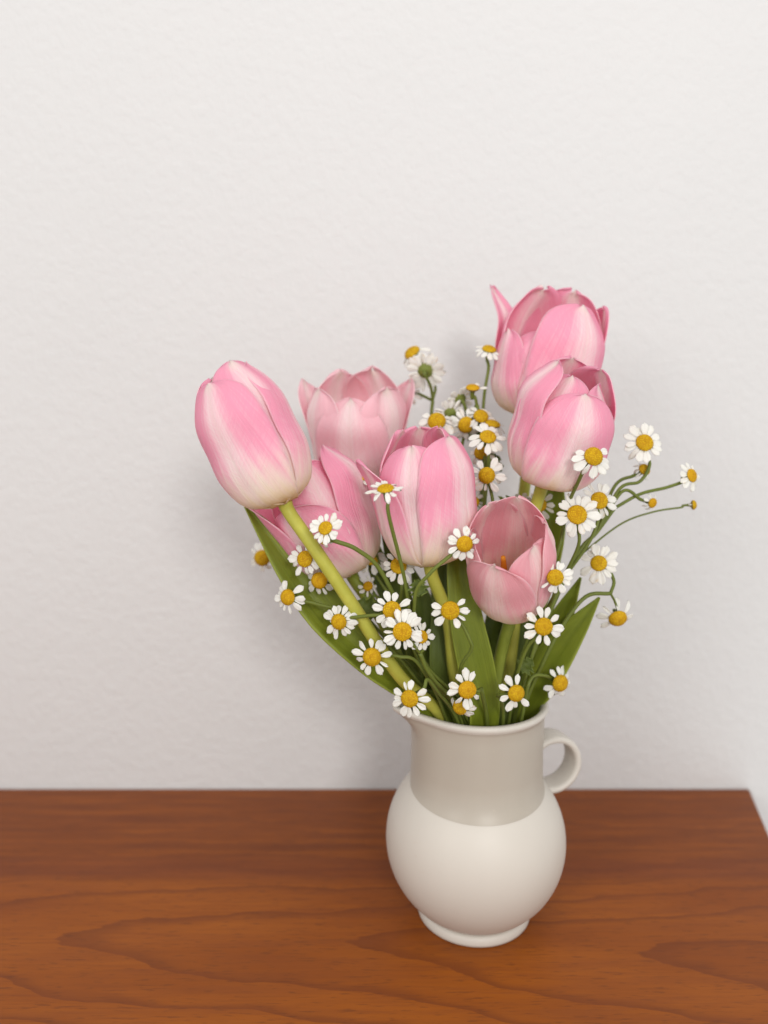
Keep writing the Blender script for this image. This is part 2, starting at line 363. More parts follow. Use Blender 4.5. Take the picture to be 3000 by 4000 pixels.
# ------------------------------------------------------------------ tulips
def petal_mesh(B, ax, e_front, e_side, L, R, az, l=1.0, w=1.0, t=.45, mid=None, curl=0, cup=.97, layer=0, seed=0, wave=.03, tw=0, belly=1.0, point=.50, fold=0, lean=0):
    nu, nv = 21, 32
    Rr = R*(1.0 if layer == 0 else .97); Lp = L*l
    p3 = mid if mid is not None else .74+.33*t
    ctrl = [(.10*Rr, 0), (.70*Rr*belly, .075*Lp), (.97*Rr*belly, .30*Lp), (1.0*Rr*(.6*belly+.4*p3), .52*Lp), (p3*Rr, .76*Lp), (t*Rr, Lp)]
    fine = catmull(ctrl, 401); rg = random.Random(seed); f1, f2, f3 = rg.uniform(0, 6), rg.uniform(0, 6), rg.uniform(0, 6)
    V, U = [], []
    for j in range(nv):
        v = 1-(1-j/(nv-1))**1.75; fi = v*400; f0 = min(399, int(fi)); r, z = (a+(b-a)*(fi-f0) for a, b in zip(fine[f0], fine[f0+1]))
        r += curl*R*smooth(.68, 1, v)**1.5
        q = max(0, (v-.52)/.48)
        sh = (.34+.66*math.sin(math.pi*min(.5, v)*1.0)**.9) if v < .5 else max(.004, (1-q**2.9))**point
        s = R*w*sh
        rho = max(abs(r)*1.03*cup, .55*R*cup)
        az_v = az+tw*v
        er = e_front*math.cos(az_v)+e_side*math.sin(az_v); et = -e_front*math.sin(az_v)+e_side*math.cos(az_v)
        for i in range(nu):
            u = i/(nu-1)*2-1; an = u*s/rho
            an = max(-1.9, min(1.9, an))
            x = rho*math.sin(an); rr = r-rho*(1-math.cos(an))
            rr -= R*.030*math.exp(-(u/.10)**2)*smooth(.05, .4, v)*(1-.5*v)          # midrib groove
            rr += R*wave*(math.sin(3.1*u+f1+2.2*v)+.6*math.sin(7*v+f2+4*u))*smooth(.25, .9, v)*(.35+abs(u))
            rr += R*wave*.5*math.sin(9*u+f3)*smooth(.6, 1, v)
            rr += R*.0075*(math.sin(11*u+f1)+.7*math.sin(19*u+f2))*smooth(.1, .5, v)*(1-.4*v)
            rr += R*fold*max(0, abs(u)-.55)**1.3*smooth(.2, .6, v)*(1.3-v)
            zz = z + R*wave*.8*math.sin(6*u+f2)*smooth(.7, 1, v) + R*.022*noise.noise(Vector((u*4.5, v*3, seed*1.7)))*smooth(.6, 1, v) + R*.012*noise.noise(Vector((u*14, v*9, seed*2.3)))*smooth(.7, 1, v)
            V.append(B+ax*zz+er*rr+et*x); U.append((i/(nu-1), v))
    return V, grid_faces(nu, nv), U
def ribbon(pts, hw, nrm, fold, wob=0, seed=0, nv=30, nu=11, tip_round=1.0):
    """tapered leaf along pts (3D); hw half widths; nrm = list of face normals"""
    Q = catmull([(*p, h, *n) for p, h, n in zip(pts, hw, nrm)], nv); V, U = [], []; rg = random.Random(seed); f1 = rg.uniform(0, 6)
    for j, q in enumerate(Q):
        p = Vector(q[:3]); h = max(q[3], .0002); t = (Vector(Q[min(nv-1, j+1)][:3])-Vector(Q[max(0, j-1)][:3])).normalized()
        n = Vector(q[4:7]); n = (n-t*n.dot(t)).normalized(); sd = t.cross(n); v = j/(nv-1)
        for i in range(nu):
            u = i/(nu-1)*2-1
            off = h*fold*(abs(u)**1.35) + h*wob*math.sin(6*v+f1+u*1.5)*u*u - h*.05*math.exp(-(u/.12)**2)
            V.append(p+sd*(u*h*(1-.12*abs(fold)*abs(u)))+n*off); U.append((i/(nu-1), v))
    return V, grid_faces(nu, nv), U
def mouth(ex, ey, z=.128): return Vector((ex, ey, z))
def jug_path(ex, ey, k=.45):
    return [Vector((ex*k, ey*k, .0105)), Vector((ex*.75, ey*.75, .070)), Vector((ex, ey, .121))]
FRONT = Vector((0, -1, 0))

def tulip(label, base, top, R_px, petals, via, ent, mat='tulip', stem_r=.0034, smat='stem', leaves=(), stamens=False, seed=1):
    B = at(*base); T = at(*top); ax = (T-B); L = ax.length; ax.normalize(); R = R_px*pxm(B)
    ef = FRONT-ax*FRONT.dot(ax); ef.normalize(); es = ef.cross(ax)
    if es.x < 0: es = -es
    jp = jug_path(*ent); e = empty('tulip', jp[0]); tag(e, label, 'tulip', 'pink tulips in the jug')
    pts = jp+[at(*p) for p in via]+[B-ax*.006, B+ax*.0012]
    rad = [stem_r*.95]*len(pts); rad[-1] = stem_r*1.15
    V, Fc, U = tube_data(pts, rad, 12, len(pts)*8); mesh_obj('stem', V, Fc, MT[smat], e, U)
    for i, p in enumerate(petals):
        p = dict(p); az = R_(p.pop('az')); p.setdefault('seed', seed*31+i*7)
        V, Fc, U = petal_mesh(B, ax, ef, es, L, R, az, **p)
        mesh_obj('petal', V, Fc, MT[mat], e, U, thick=.0004)
    if stamens:
        for k in range(6):
            a = R_(60*k+12); d = ef*math.cos(a)+es*math.sin(a)
            V, Fc, U = tube_data([B+d*.003, B+d*.006+ax*.009, B+d*.008+ax*.016, B+d*.0085+ax*.019, B+d*.009+ax*.028], [.0008, .0009, .0009, .0016, .0011], 8, 16)
            mesh_obj('stamen', V, Fc, MT['anther'], e, U)
        V, Fc, U = tube_data([B, B+ax*.009, B+ax*.017, B+ax*.020, B+ax*.0215], [.0022, .0026, .0022, .0032, .001], 10, 18)
        mesh_obj('pistil', V, Fc, MT['pistil'], e, U)
    for lf in leaves: leaf(e, ent, **lf)
    return e
def leaf(e, ent, pts, face=(0, -1, .1), fold=.35, mat='leaf', seed=0, wob=.08, down=None):
    """pts: (px, py, Y, half width px) from the mouth upwards; the leaf is attached to its stem inside the jug"""
    P = [at(*p[:3]) for p in pts]; H = [p[3]*pxm(q) for p, q in zip(pts, P)]
    ex, ey = down or ent
    P = [Vector((ent[0]*.68, ent[1]*.68, .055)), Vector((ex*.86, ey*.86, .090))] + P; H = [.0030, .0055] + H
    fs = [Vector(face).normalized()]*len(P) if not isinstance(face[0], tuple) else [Vector(f).normalized() for f in [face[0], face[0]]+list(face)]
    V, Fc, U = ribbon(P, H, fs, fold, wob, seed); mesh_obj('leaf', V, Fc, MT[mat], e, U, thick=.0009)

tulip('pink tulip on a thick bare stem leaning out past the long leaf, closed egg-shaped bloom', (1112, 1962, -.040), (866, 1440, -.042), 184,
      [dict(az=-24, t=.66, w=1.08, l=.93, belly=1.06, mid=1.0, wave=.015), dict(az=98, t=.5, w=1.0, l=.97, wave=.02), dict(az=218, t=.6, w=1.0, l=.98, wave=.02),
       dict(az=40, t=.42, w=1.0, layer=1, l=1.01, wave=.015), dict(az=160, t=.5, w=.95, layer=1, l=1.0), dict(az=280, t=.6, w=.95, layer=1, l=.88)],
      [(1560, 2640, -.034), (1375, 2360, -.042), (1220, 2130, -.044)], (-.020, -.017), seed=1,
      leaves=[dict(pts=[(1645, 2740, -.018, 40), (1555, 2662, -.021, 56), (1435, 2560, -.023, 74), (1270, 2390, -.022, 88), (1145, 2220, -.018, 74), (1045, 2085, -.014, 42), (957, 1976, -.012, 5)], face=(.25, -1, .35), fold=.42, seed=3)])
tulip('pale pink tulip with wide open cup standing behind the other tulips', (1402, 1915, .045), (1390, 1490, .035), 172,
      [dict(az=-6, t=.86, w=.90, l=.90, mid=1.18, belly=1.04, point=.66), dict(az=118, t=1.42, w=.85, l=.98, mid=1.2, point=.8, cup=.8), dict(az=-116, t=1.36, w=.85, l=.99, mid=1.2, point=.8, cup=.8),
       dict(az=50, t=.88, w=1.05, layer=1, l=.97, mid=1.10), dict(az=-64, t=.90, w=1.0, layer=1, l=.96, mid=1.12), dict(az=212, t=.72, w=1.0, layer=1, l=1.06, mid=1.06, wave=.06), dict(az=152, t=.75, w=1.0, layer=0, l=1.08, mid=1.06, wave=.06)],
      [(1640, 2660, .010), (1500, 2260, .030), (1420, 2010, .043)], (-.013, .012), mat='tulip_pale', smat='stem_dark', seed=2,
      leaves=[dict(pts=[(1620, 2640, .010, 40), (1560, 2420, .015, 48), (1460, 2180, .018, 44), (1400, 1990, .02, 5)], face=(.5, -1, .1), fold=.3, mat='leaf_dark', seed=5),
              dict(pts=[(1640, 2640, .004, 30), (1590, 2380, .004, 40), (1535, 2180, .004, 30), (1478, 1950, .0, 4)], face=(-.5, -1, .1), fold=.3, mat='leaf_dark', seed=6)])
tulip('pink tulip with one sharp petal tip standing out, tucked behind the bare thick stem', (1372, 2236, -.004), (1175, 1815, -.006), 190,
      [dict(az=68, t=.62, w=.78, l=1.07, mid=1.02, point=.75), dict(az=-28, t=.95, w=1.05, l=.74, mid=1.05), dict(az=-88, t=1.35, w=.95, l=.95, mid=1.22),
       dict(az=12, t=.42, w=.85, layer=1, l=1.02, mid=.85), dict(az=125, t=.75, w=.9, layer=1, l=1.02), dict(az=215, t=.7, w=1.0, layer=1, l=1.02)],
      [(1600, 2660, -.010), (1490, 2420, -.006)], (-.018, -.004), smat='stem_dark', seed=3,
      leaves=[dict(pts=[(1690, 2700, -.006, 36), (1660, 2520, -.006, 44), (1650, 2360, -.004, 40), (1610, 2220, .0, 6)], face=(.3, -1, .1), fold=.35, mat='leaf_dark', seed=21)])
tulip('pink tulip in the middle with one side petal peeling away', (1684, 2202, -.030), (1640, 1680, -.032), 183,
      [dict(az=48, t=.72, w=1.10, l=.95, belly=1.05, mid=1.02, wave=.015), dict(az=-66, t=1.42, w=.72, l=.84, mid=1.14, point=.75), dict(az=180, t=.45, w=1.0, l=1.01),
       dict(az=-20, t=.66, w=1.0, layer=1, l=.91, mid=1.0, wave=.015), dict(az=118, t=.5, w=.95, layer=1), dict(az=232, t=.5, w=.98, layer=1, l=1.0)],
      [(1780, 2660, -.022), (1750, 2420, -.024)], (-.004, -.018), seed=4,
      leaves=[dict(pts=[(1890, 2800, -.026, 62), (1860, 2620, -.028, 75), (1815, 2400, -.026, 66), (1790, 2180, -.02, 46), (1790, 2020, -.012, 6)], face=(.15, -1, .15), fold=.25, seed=8),
              dict(pts=[(1760, 2790, -.018, 50), (1740, 2600, -.018, 62), (1735, 2400, -.012, 50), (1740, 2200, -.006, 30), (1735, 2060, 0, 5)], face=(-.2, -1, .15), fold=.3, mat='leaf_dark', seed=9)])
tulip('dusky pink tulip with its open cup showing orange stamens', (2000, 2365, -.024), (1990, 2062, -.058), 156,
      [dict(az=-34, t=.92, w=1.0, l=.90, mid=1.04), dict(az=84, t=.80, w=1.0, l=1.0, mid=1.02), dict(az=205, t=.82, w=1.1, l=1.03, mid=1.02),
       dict(az=34, t=.72, w=.95, layer=1, l=.97, mid=.98), dict(az=155, t=.85, w=1.0, layer=1, l=1.06, mid=1.05), dict(az=268, t=.88, w=.95, layer=1, l=.95, mid=1.05)],
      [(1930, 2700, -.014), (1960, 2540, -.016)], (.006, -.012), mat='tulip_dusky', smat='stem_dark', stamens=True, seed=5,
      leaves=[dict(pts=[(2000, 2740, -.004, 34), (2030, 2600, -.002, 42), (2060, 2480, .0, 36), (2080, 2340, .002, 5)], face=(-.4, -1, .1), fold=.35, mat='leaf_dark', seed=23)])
tulip('deep pink tulip overlapping the tallest bloom, with hooked petal tips', (2122, 1886, -.010), (2262, 1452, -.026), 186,
      [dict(az=10, t=.64, w=1.0, l=.89, belly=1.08, mid=1.0, wave=.015), dict(az=-125, t=.55, w=.9, l=1.0), dict(az=124, t=.6, w=1.0, l=1.03, mid=.92),
       dict(az=-98, t=.50, w=.80, layer=0, l=1.06, mid=.98, belly=1.0, wave=.015, tw=.45), dict(az=62, t=.45, w=.75, layer=1, l=.95, mid=.82, belly=.9, wave=.01), dict(az=-34, t=.30, w=.80, layer=1, l=.97, mid=.74, belly=.90, wave=.01), dict(az=186, t=.65, w=.95, layer=1, l=1.05)],
      [(1985, 2660, .000), (2020, 2350, -.001), (2072, 2060, -.006)], (.012, .002), seed=6,
      leaves=[dict(pts=[(2000, 2700, .006, 30), (2070, 2420, .008, 46), (2140, 2150, .010, 56), (2158, 1960, .012, 50), (2175, 1780, .014, 6)], face=(-.2, -1, .1), fold=.25, seed=11),
              dict(pts=[(2055, 2765, .000, 52), (2108, 2660, -.004, 72), (2178, 2548, -.008, 70), (2262, 2437, -.012, 42), (2342, 2334, -.014, 4)], face=(-.35, -1, .25), fold=.30, seed=12, down=(.022, -.004))])
tulip('tallest pink tulip, its upper petals loosely open with one thin petal sticking out', (2085, 1640, .036), (2205, 1128, .032), 194,
      [dict(az=26, t=.66, w=1.06, l=.88, belly=1.06, mid=1.0), dict(az=-72, t=.98, w=.62, l=.62, mid=1.02), dict(az=-132, t=1.72, w=.55, l=.96, mid=1.18, point=.75), dict(az=100, t=.86, w=.8, l=.93, mid=1.0, curl=.05),
       dict(az=-22, t=.62, w=.8, layer=1, l=.66, mid=.98), dict(az=212, t=.62, w=1.05, layer=1, l=1.0, wave=.055), dict(az=150, t=.6, w=1.05, layer=1, l=1.02, wave=.055)],
      [(1960, 2660, .012), (2000, 2300, .020), (2050, 1900, .032)], (.009, .014), seed=7,
      leaves=[dict(pts=[(2040, 2740, .010, 50), (2120, 2560, .006, 66), (2200, 2400, .002, 42), (2268, 2256, -.002, 4)], face=(-.3, -1, .2), fold=.3, seed=14, down=(.024, .006)),
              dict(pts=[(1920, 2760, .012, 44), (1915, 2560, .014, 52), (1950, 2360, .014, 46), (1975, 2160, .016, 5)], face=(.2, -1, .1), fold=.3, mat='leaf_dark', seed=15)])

# ------------------------------------------------------------------ chamomile
def disc_mesh(k):
    rg = random.Random(k); nu, nv = 56, 22; V, Fc, fl = [], [], []
    hgt = (.42, .56, .70)[k % 3]; dim = (.10, .05, .02)[k % 3]
    N = 150
    for i in range(N):
        rr = math.sqrt((i+.5)/N); a = i*2.399963; fl.append((rr*math.cos(a), rr*math.sin(a)))
    def dome(rr): return hgt*(max(0, 1-rr**2.3))**.62 - dim*math.exp(-(rr/.2)**2)
    V.append(Vector((0, 0, dome(0))))
    for j in range(1, nv):
        rr = j/(nv-1)
        for i in range(nu):
            a = 2*math.pi*i/nu; x, y = rr*math.cos(a), rr*math.sin(a)
            d = min((x-p[0])**2+(y-p[1])**2 for p in fl)**.5
            h = .075*max(-.2, 1-(d/.062)**2)*(1-.15*rg.random())
            n = Vector((x*.7, y*.7, .55)).normalized()
            V.append(Vector((x, y, dome(rr)))+n*h)
    for i in range(nu): Fc.append((0, 1+i, 1+(i+1) % nu))
    for j in range(nv-2):
        for i in range(nu):
            a = 1+j*nu+i; b = 1+j*nu+(i+1) % nu; Fc.append((a, a+nu, b+nu, b))
    nf = len(Fc); last = 1+(nv-2)*nu
    prev = last
    for (r, z) in ((.96, -.10), (.80, -.26), (.48, -.42), (.18, -.55), (.12, -.75)):
        st = len(V)
        for i in range(nu):
            a = 2*math.pi*i/nu; V.append(Vector((r*math.cos(a), r*math.sin(a), z+.02*math.sin(i*2.2))))
        for i in range(nu): Fc.append((prev+i, st+i, st+(i+1) % nu, prev+(i+1) % nu))
        prev = st
    Fc.append(tuple(prev+i for i in range(nu)))
    me = bpy.data.meshes.new('flower_head'); me.from_pydata(V, [], Fc); me.materials.append(MT['disc']); me.materials.append(MT['bract'] if k >= 3 else MT['calyx'])
    L = me.uv_layers.new(name='UVMap')
    for p in me.polygons:
        p.use_smooth = True; p.material_index = 0 if p.index < nf else 1
        for li in p.loop_indices:
            c = me.vertices[me.loops[li].vertex_index].co; L.data[li].uv = (math.atan2(c.y, c.x)/6.283+.5, c.z)
    return me
def dpetal_mesh(k):
    rg = random.Random(100+k); nu, nv = 7, 9; V, U = [], []
    wd = rg.uniform(.235, .315); bend = rg.uniform(-.35, .25); cupv = rg.uniform(-.16, .22); tw = rg.uniform(-.5, .5); side = rg.uniform(-.14, .14); curlf = 0
    if k in (8, 9): bend = -1.1; wd *= .8; tw *= 2
    if k in (10, 11): wd *= .5; cupv = .6; tw *= 1.8
    notch = [rg.uniform(-.05, .03) for _ in range(nu)]; notch[nu//2] -= .05*rg.random()
    for j in range(nv):
        v = j/(nv-1); sh = (.36+.64*smooth(0, .55, v))*(1-max(0, (v-.72)/.28)**2.4*.55)
        for i in range(nu):
            u = i/(nu-1)*2-1
            x = v*(1-.10*u*u*smooth(.6, 1, v))+notch[i]*smooth(.8, 1, v); y = u*wd*sh + side*v*v
            z = bend*v*v*.55 + cupv*wd*u*u + tw*u*wd*v*.45 - .035*(math.cos(u*math.pi*2)*.5+.5)
            V.append(Vector((x, y, z))); U.append((i/(nu-1), v))
    # closed thin blade
    n = len(V); th = Vector((0, 0, .045)); W2 = V+[p-th for p in V]; Fc = grid_faces(nu, nv); F2 = [f for f in Fc]+[tuple(i+n for i in f[::-1]) for f in Fc]
    rim = [i for i in range(nu)]+[j*nu+nu-1 for j in range(1, nv)]+[(nv-1)*nu+i for i in range(nu-2, -1, -1)]+[j*nu for j in range(nv-2, 0, -1)]
    for a, b in zip(rim, rim[1:]+rim[:1]): F2.append((b, a, a+n, b+n))
    me = bpy.data.meshes.new('petal'); me.from_pydata(W2, [], F2); me.materials.append(MT['dpetal'])
    L = me.uv_layers.new(name='UVMap'); UU = U+U
    for p in me.polygons:
        p.use_smooth = True
        for li in p.loop_indices: L.data[li].uv = UU[me.loops[li].vertex_index]
    return me
DISC = [disc_mesh(k) for k in range(6)]; DPET = [dpetal_mesh(k) for k in range(12)]

def head(e, px, py, Y, r, n, np_=13, droop=8, gaps=(), kind=1, seed=0, plen=1.42, spin=0, ragged=.24, dry=False):
    """one flower head: n = (right, up) tilt of its face, a third value -1 turns it away from the camera"""
    P = at(px, py, Y); R = r*pxm(P); sg = -1 if len(n) < 3 else -n[2]
    nx, nz = n[0], n[1]; k = max(0.0, 1-nx*nx-nz*nz); N = Vector((nx, sg*math.sqrt(k), nz)).normalized()
    X = N.orthogonal().normalized(); X = Vector((1, 0, 0))-N*N.x
    if X.length < .2: X = Vector((0, 0, 1))-N*N.z
    X.normalize(); Yv = N.cross(X)
    M = Matrix((X, Yv, N)).transposed().to_4x4(); M.translation = P-Vector(e.location)-N*(R*.25)
    o = bpy.data.objects.new('flower_head', DISC[(kind % 3)+(3 if dry else 0)]); C.objects.link(o); o.parent = e
    o.matrix_basis = M @ Matrix.Diagonal((R, R, R, 1))
    rg = random.Random(seed)
    for i in range(np_):
        a = spin+360*i/np_+rg.uniform(-9, 9); aa = a % 360
        if any(lo <= aa <= hi for lo, hi in gaps): continue
        kk = rg.randrange(8)
        if rg.random() < ragged: kk = rg.choice((8, 9, 10, 11))
        q = bpy.data.objects.new('petal', DPET[kk]); C.objects.link(q); q.parent = o
        ln = plen*rg.uniform(.80, 1.14)
        q.matrix_basis = Matrix.Rotation(R_(a), 4, 'Z') @ Matrix.Translation((.84, 0, -.07+.04*(i % 2))) @ Matrix.Rotation(R_(droop+rg.uniform(-12, 12)), 4, 'Y') @ Matrix.Diagonal((ln, ln*.95, ln*.9, 1))
    return P-N*(R*.9), N
def small_leaf(e, px, py, Y, size, rot, seed=0, face=(0, -1, .3)):
    """lobed little chamomile leaf"""
    P = at(px, py, Y); s = size*pxm(P); N = Vector(face).normalized(); X = (RT*math.cos(R_(rot))+Vector((0, 0, 1))*math.sin(R_(rot))); X -= N*X.dot(N); X.normalize(); Yv = N.cross(X); rg = random.Random(seed)
    V, U = [], []; nu, nv = 7, 15
    for j in range(nv):
        v = j/(nv-1); w = (.12+.42*math.sin(math.pi*v**.8))*(1+.42*math.sin(v*22+seed))
        for i in range(nu):
            u = i/(nu-1)*2-1; V.append(P+X*(s*v*1.1)+Yv*(s*u*w)+N*(s*(.18*u*u-.25*v*v+.05*math.sin(9*v+3*u)))); U.append((i/(nu-1), v))
    mesh_obj('leaf', V, grid_faces(nu, nv), MT['leaf_dark'], e, U, thick=.0005)

GRP = 'chamomile flowers in the jug'
SEED = [50]
def sprig(label, ent, trunk, heads, leaves=(), r=.00085):
    """trunk: pixel way-points from the jug mouth up to the fork; heads: dicts with via way-points"""
    jp = jug_path(*ent); e = empty('chamomile', jp[0]); tag(e, label, 'chamomile', GRP)
    base = jp+[at(*p) for p in trunk]; V, Fc, U = [], [], []
    def add(d):
        o = len(V); V.extend(d[0]); Fc.extend(tuple(i+o for i in f) for f in d[1]); U.extend(d[2])
    multi = len(heads) > 1
    if multi: add(tube_data(base, [r*1.25]*len(base), 7))
    for h in heads:
        h = dict(h); via = h.pop('via', []); f = h.pop('fork', len(base)-1); SEED[0] += 1; h.setdefault('seed', SEED[0]); rr = h.pop('sr', r)
        end, N = head(e, **h)
        pts = ([base[f]] if multi else base)+[at(*p) for p in via]+[end-N*.0035, end+N*.0008]
        rad = [rr*1.05]*(len(pts)-2)+[rr*1.1, rr*1.7]
        add(tube_data(pts, rad, 7))
    mesh_obj('stem', V, Fc, MT['dstem'], e, U)
    for l in leaves: small_leaf(e, *l)
D = dict
# -- flowers hanging over the rim
sprig('chamomile flower hanging over the jug rim beside the spout', (-.012, -.026), [(1700, 2690, -.045), (1668, 2655, -.050)], [D(px=1598, py=2731, Y=-.056, r=35, n=(-.22, .10), np_=12, kind=1, gaps=[(50, 78)], ragged=.05, via=[(1655, 2690, -.052)])])
sprig('chamomile flower with a curled petal resting over the front rim above a wilted head', (.002, -.026), [(1880, 2690, -.045)], [D(px=1827, py=2697, Y=-.056, r=36, n=(.10, .12), np_=11, kind=1, gaps=[(330, 400), (0, 40)], via=[(1862, 2700, -.050)]), D(px=1793, py=2766, Y=-.046, r=30, n=(-.55, -.15), np_=12, kind=2, droop=30, gaps=[(30, 150)], dry=True, via=[(1830, 2720, -.040)])], )
sprig('chamomile flower above the rim with its stalk showing where petals are missing', (.010, -.026), [(1960, 2740, -.040)], [D(px=2019, py=2710, Y=-.050, r=34, n=(.25, .10), np_=9, kind=2, droop=14, gaps=[(345, 360), (0, 45)], via=[(1945, 2716, -.042), (1985, 2712, -.046)])])
sprig('chamomile flower on an arching stalk beyond the rim on the handle side', (.020, -.022), [(2060, 2690, -.030)], [D(px=2192, py=2671, Y=-.018, r=34, n=(.38, .05), np_=12, kind=2, droop=25, gaps=[(150, 200)], via=[(2085, 2640, -.026), (2130, 2640, -.022)])])
# -- front cluster
sprig('chamomile flower with two upright thin petals in front of the long leaf', (-.018, -.021), [(1640, 2600, -.044)], [D(px=1451, py=2568, Y=-.052, r=37, n=(-.20, .12), np_=11, kind=2, droop=5, gaps=[(305, 320)], via=[(1560, 2565, -.048), (1510, 2560, -.047)])])
sprig('chamomile flower lying over another one, in front of the bare thick stem', (-.006, -.024), [(1690, 2650, -.044), (1640, 2550, -.050)], [D(px=1572, py=2469, Y=-.064, r=38, n=(0, .12), np_=14, kind=0, ragged=.05, via=[(1600, 2500, -.056)]), D(px=1651, py=2488, Y=-.052, r=26, n=(.45, .25), np_=11, kind=0, via=[(1655, 2530, -.050)])])
sprig('chamomile flower with a green side stalk, partly covered by a whiter flower', (-.008, -.022), [(1670, 2640, -.038)], [D(px=1531, py=2384, Y=-.056, r=36, n=(.02, .15), np_=10, kind=0, ragged=.05, via=[(1600, 2500, -.042), (1545, 2410, -.046)])])
sprig('chamomile flower facing sideways on a stalk across the bare thick stem', (-.010, -.024), [(1660, 2600, -.036), (1590, 2450, -.046)], [D(px=1321, py=2430, Y=-.046, r=32, n=(-.30, .05), np_=15, kind=2, droop=16, plen=1.5, via=[(1500, 2405, -.052), (1380, 2412, -.046)])])
sprig('chamomile flower with brown shrivelled lower petals in front of the broad leaf', (.004, -.020), [(1800, 2640, -.040), (1840, 2540, -.048)], [D(px=1759, py=2386, Y=-.056, r=37, n=(-.05, .15), np_=11, kind=1, gaps=[(70, 130), (240, 262)], ragged=.12, via=[(1835, 2500, -.050), (1800, 2430, -.050)])])
sprig('chamomile flower touching the open cup and the middle tulip', (-.002, -.020), [(1650, 2580, -.040), (1620, 2340, -.052)], [D(px=1817, py=2126, Y=-.062, r=33, n=(.20, .05), np_=12, kind=2, droop=12, via=[(1680, 2240, -.058), (1770, 2160, -.058)])], leaves=[(1640, 2330, -.050, 62, 100, 4)])
sprig('chamomile flower held flat in front of the middle tulip', (-.006, -.016), [(1640, 2560, -.036), (1580, 2260, -.052), (1520, 2020, -.066)], [D(px=1505, py=1902, Y=-.068, r=33, n=(-.10, .93), np_=12, kind=0, droop=-4, plen=1.55, via=[(1516, 1960, -.067)])])
sprig('chamomile flower with a dark speck, a wilted head hanging beneath it', (-.014, -.018), [(1640, 2560, -.034), (1500, 2250, -.048), (1400, 2150, -.054), (1300, 2110, -.056)], [D(px=1268, py=2060, Y=-.062, r=29, n=(-.30, .50), np_=13, kind=0, droop=0, plen=1.6, ragged=.05, via=[(1290, 2095, -.055)]), D(px=1262, py=2110, Y=-.050, r=22, n=(-.4, -.25), np_=9, kind=1, droop=45, plen=1.3, ragged=.6, dry=True, via=[(1288, 2112, -.052)]) ])
sprig('chamomile flower with swept back petals in front of the long leaf edge', (-.024, -.012), [(1600, 2620, -.028), (1400, 2420, -.032), (1240, 2360, -.034)], [D(px=1120, py=2333, Y=-.036, r=32, n=(-.45, .15), np_=13, kind=2, droop=18, gaps=[(50, 80)], via=[(1170, 2345, -.035)])])
sprig('chamomile flower partly behind the bare thick stem, under the flower with a speck', (-.022, -.008), [(1560, 2560, -.014), (1350, 2320, -.012)], [D(px=1187, py=2183, Y=-.036, r=33, n=(-.35, .25), np_=12, kind=1, droop=6, gaps=[(20, 50)], via=[(1250, 2215, -.030)])])
sprig('chamomile flower with drooping ragged petals on the long leaf', (-.020, -.004), [(1580, 2580, -.014), (1400, 2380, -.014)], [D(px=1245, py=2268, Y=-.032, r=33, n=(-.20, .15), np_=11, kind=2, droop=38, ragged=.35, gaps=[(100, 150)], via=[(1310, 2300, -.026)])])
sprig('chamomile flower half hidden behind the edge of the long leaf, few petals', (-.024, .006), [(1560, 2580, .010), (1280, 2320, .022)], [D(px=1022, py=2181, Y=.034, r=32, n=(-.10, .0), np_=12, kind=2, droop=30, gaps=[(0, 60), (300, 360)], dry=True, via=[(1120, 2225, .036)])])
sprig('chamomile flowers low behind the middle tulip, one opened sideways', (-.010, -.008), [(1640, 2560, -.018), (1560, 2380, -.018)], [D(px=1447, py=2174, Y=-.004, r=34, n=(.1, .72), np_=10, kind=1, droop=28, via=[(1490, 2280, -.010)]), D(px=1556, py=2208, Y=-.026, r=33, n=(-.15, .35), np_=13, kind=0, droop=10, via=[(1570, 2290, -.026)]), D(px=1436, py=2289, Y=-.010, r=20, n=(-.2, .4), np_=8, kind=1, droop=-35, dry=True, via=[(1490, 2350, -.012)])], leaves=[(1480, 2400, -.024, 90, 150, 2)])
sprig('small chamomile flower peeking between the pale tulip and the middle tulip', (-.006, .010), [(1620, 2500, -.002), (1480, 2200, -.004)], [D(px=1418, py=1856, Y=-.010, r=27, n=(.15, .90), np_=10, kind=0, droop=0, plen=1.5, via=[(1436, 1980, -.008)])])
# -- behind, between the pale tulip and the right-hand tulips
sprig('forked chamomile at the back, one head seen from behind and one sideways', (-.004, .022), [(1700, 2500, .030), (1690, 1900, .048), (1685, 1640, .052), (1690, 1565, .053)], [D(px=1606, py=1372, Y=.056, r=33, n=(-.55, .72), np_=11, kind=1, droop=40, via=[(1698, 1500, .054), (1640, 1410, .056)]), D(px=1662, py=1446, Y=.050, r=31, n=(.10, .35, -1), np_=15, kind=0, droop=5, plen=1.7, via=[(1682, 1510, .048)]), D(px=1590, py=1531, Y=.062, r=28, n=(-.80, .15), np_=11, kind=1, droop=25, via=[(1640, 1540, .060)])])
sprig('chamomile flower with drooping white petals behind the middle tulip top', (.000, .018), [(1760, 2500, .020), (1775, 1900, .020)], [D(px=1705, py=1642, Y=.010, r=36, n=(-.15, .48), np_=13, kind=2, droop=38, via=[(1750, 1760, .016)]), D(px=1823, py=1661, Y=.018, r=33, n=(.22, -.15), np_=14, kind=2, droop=30, via=[(1800, 1760, .022), (1812, 1700, .026)])])
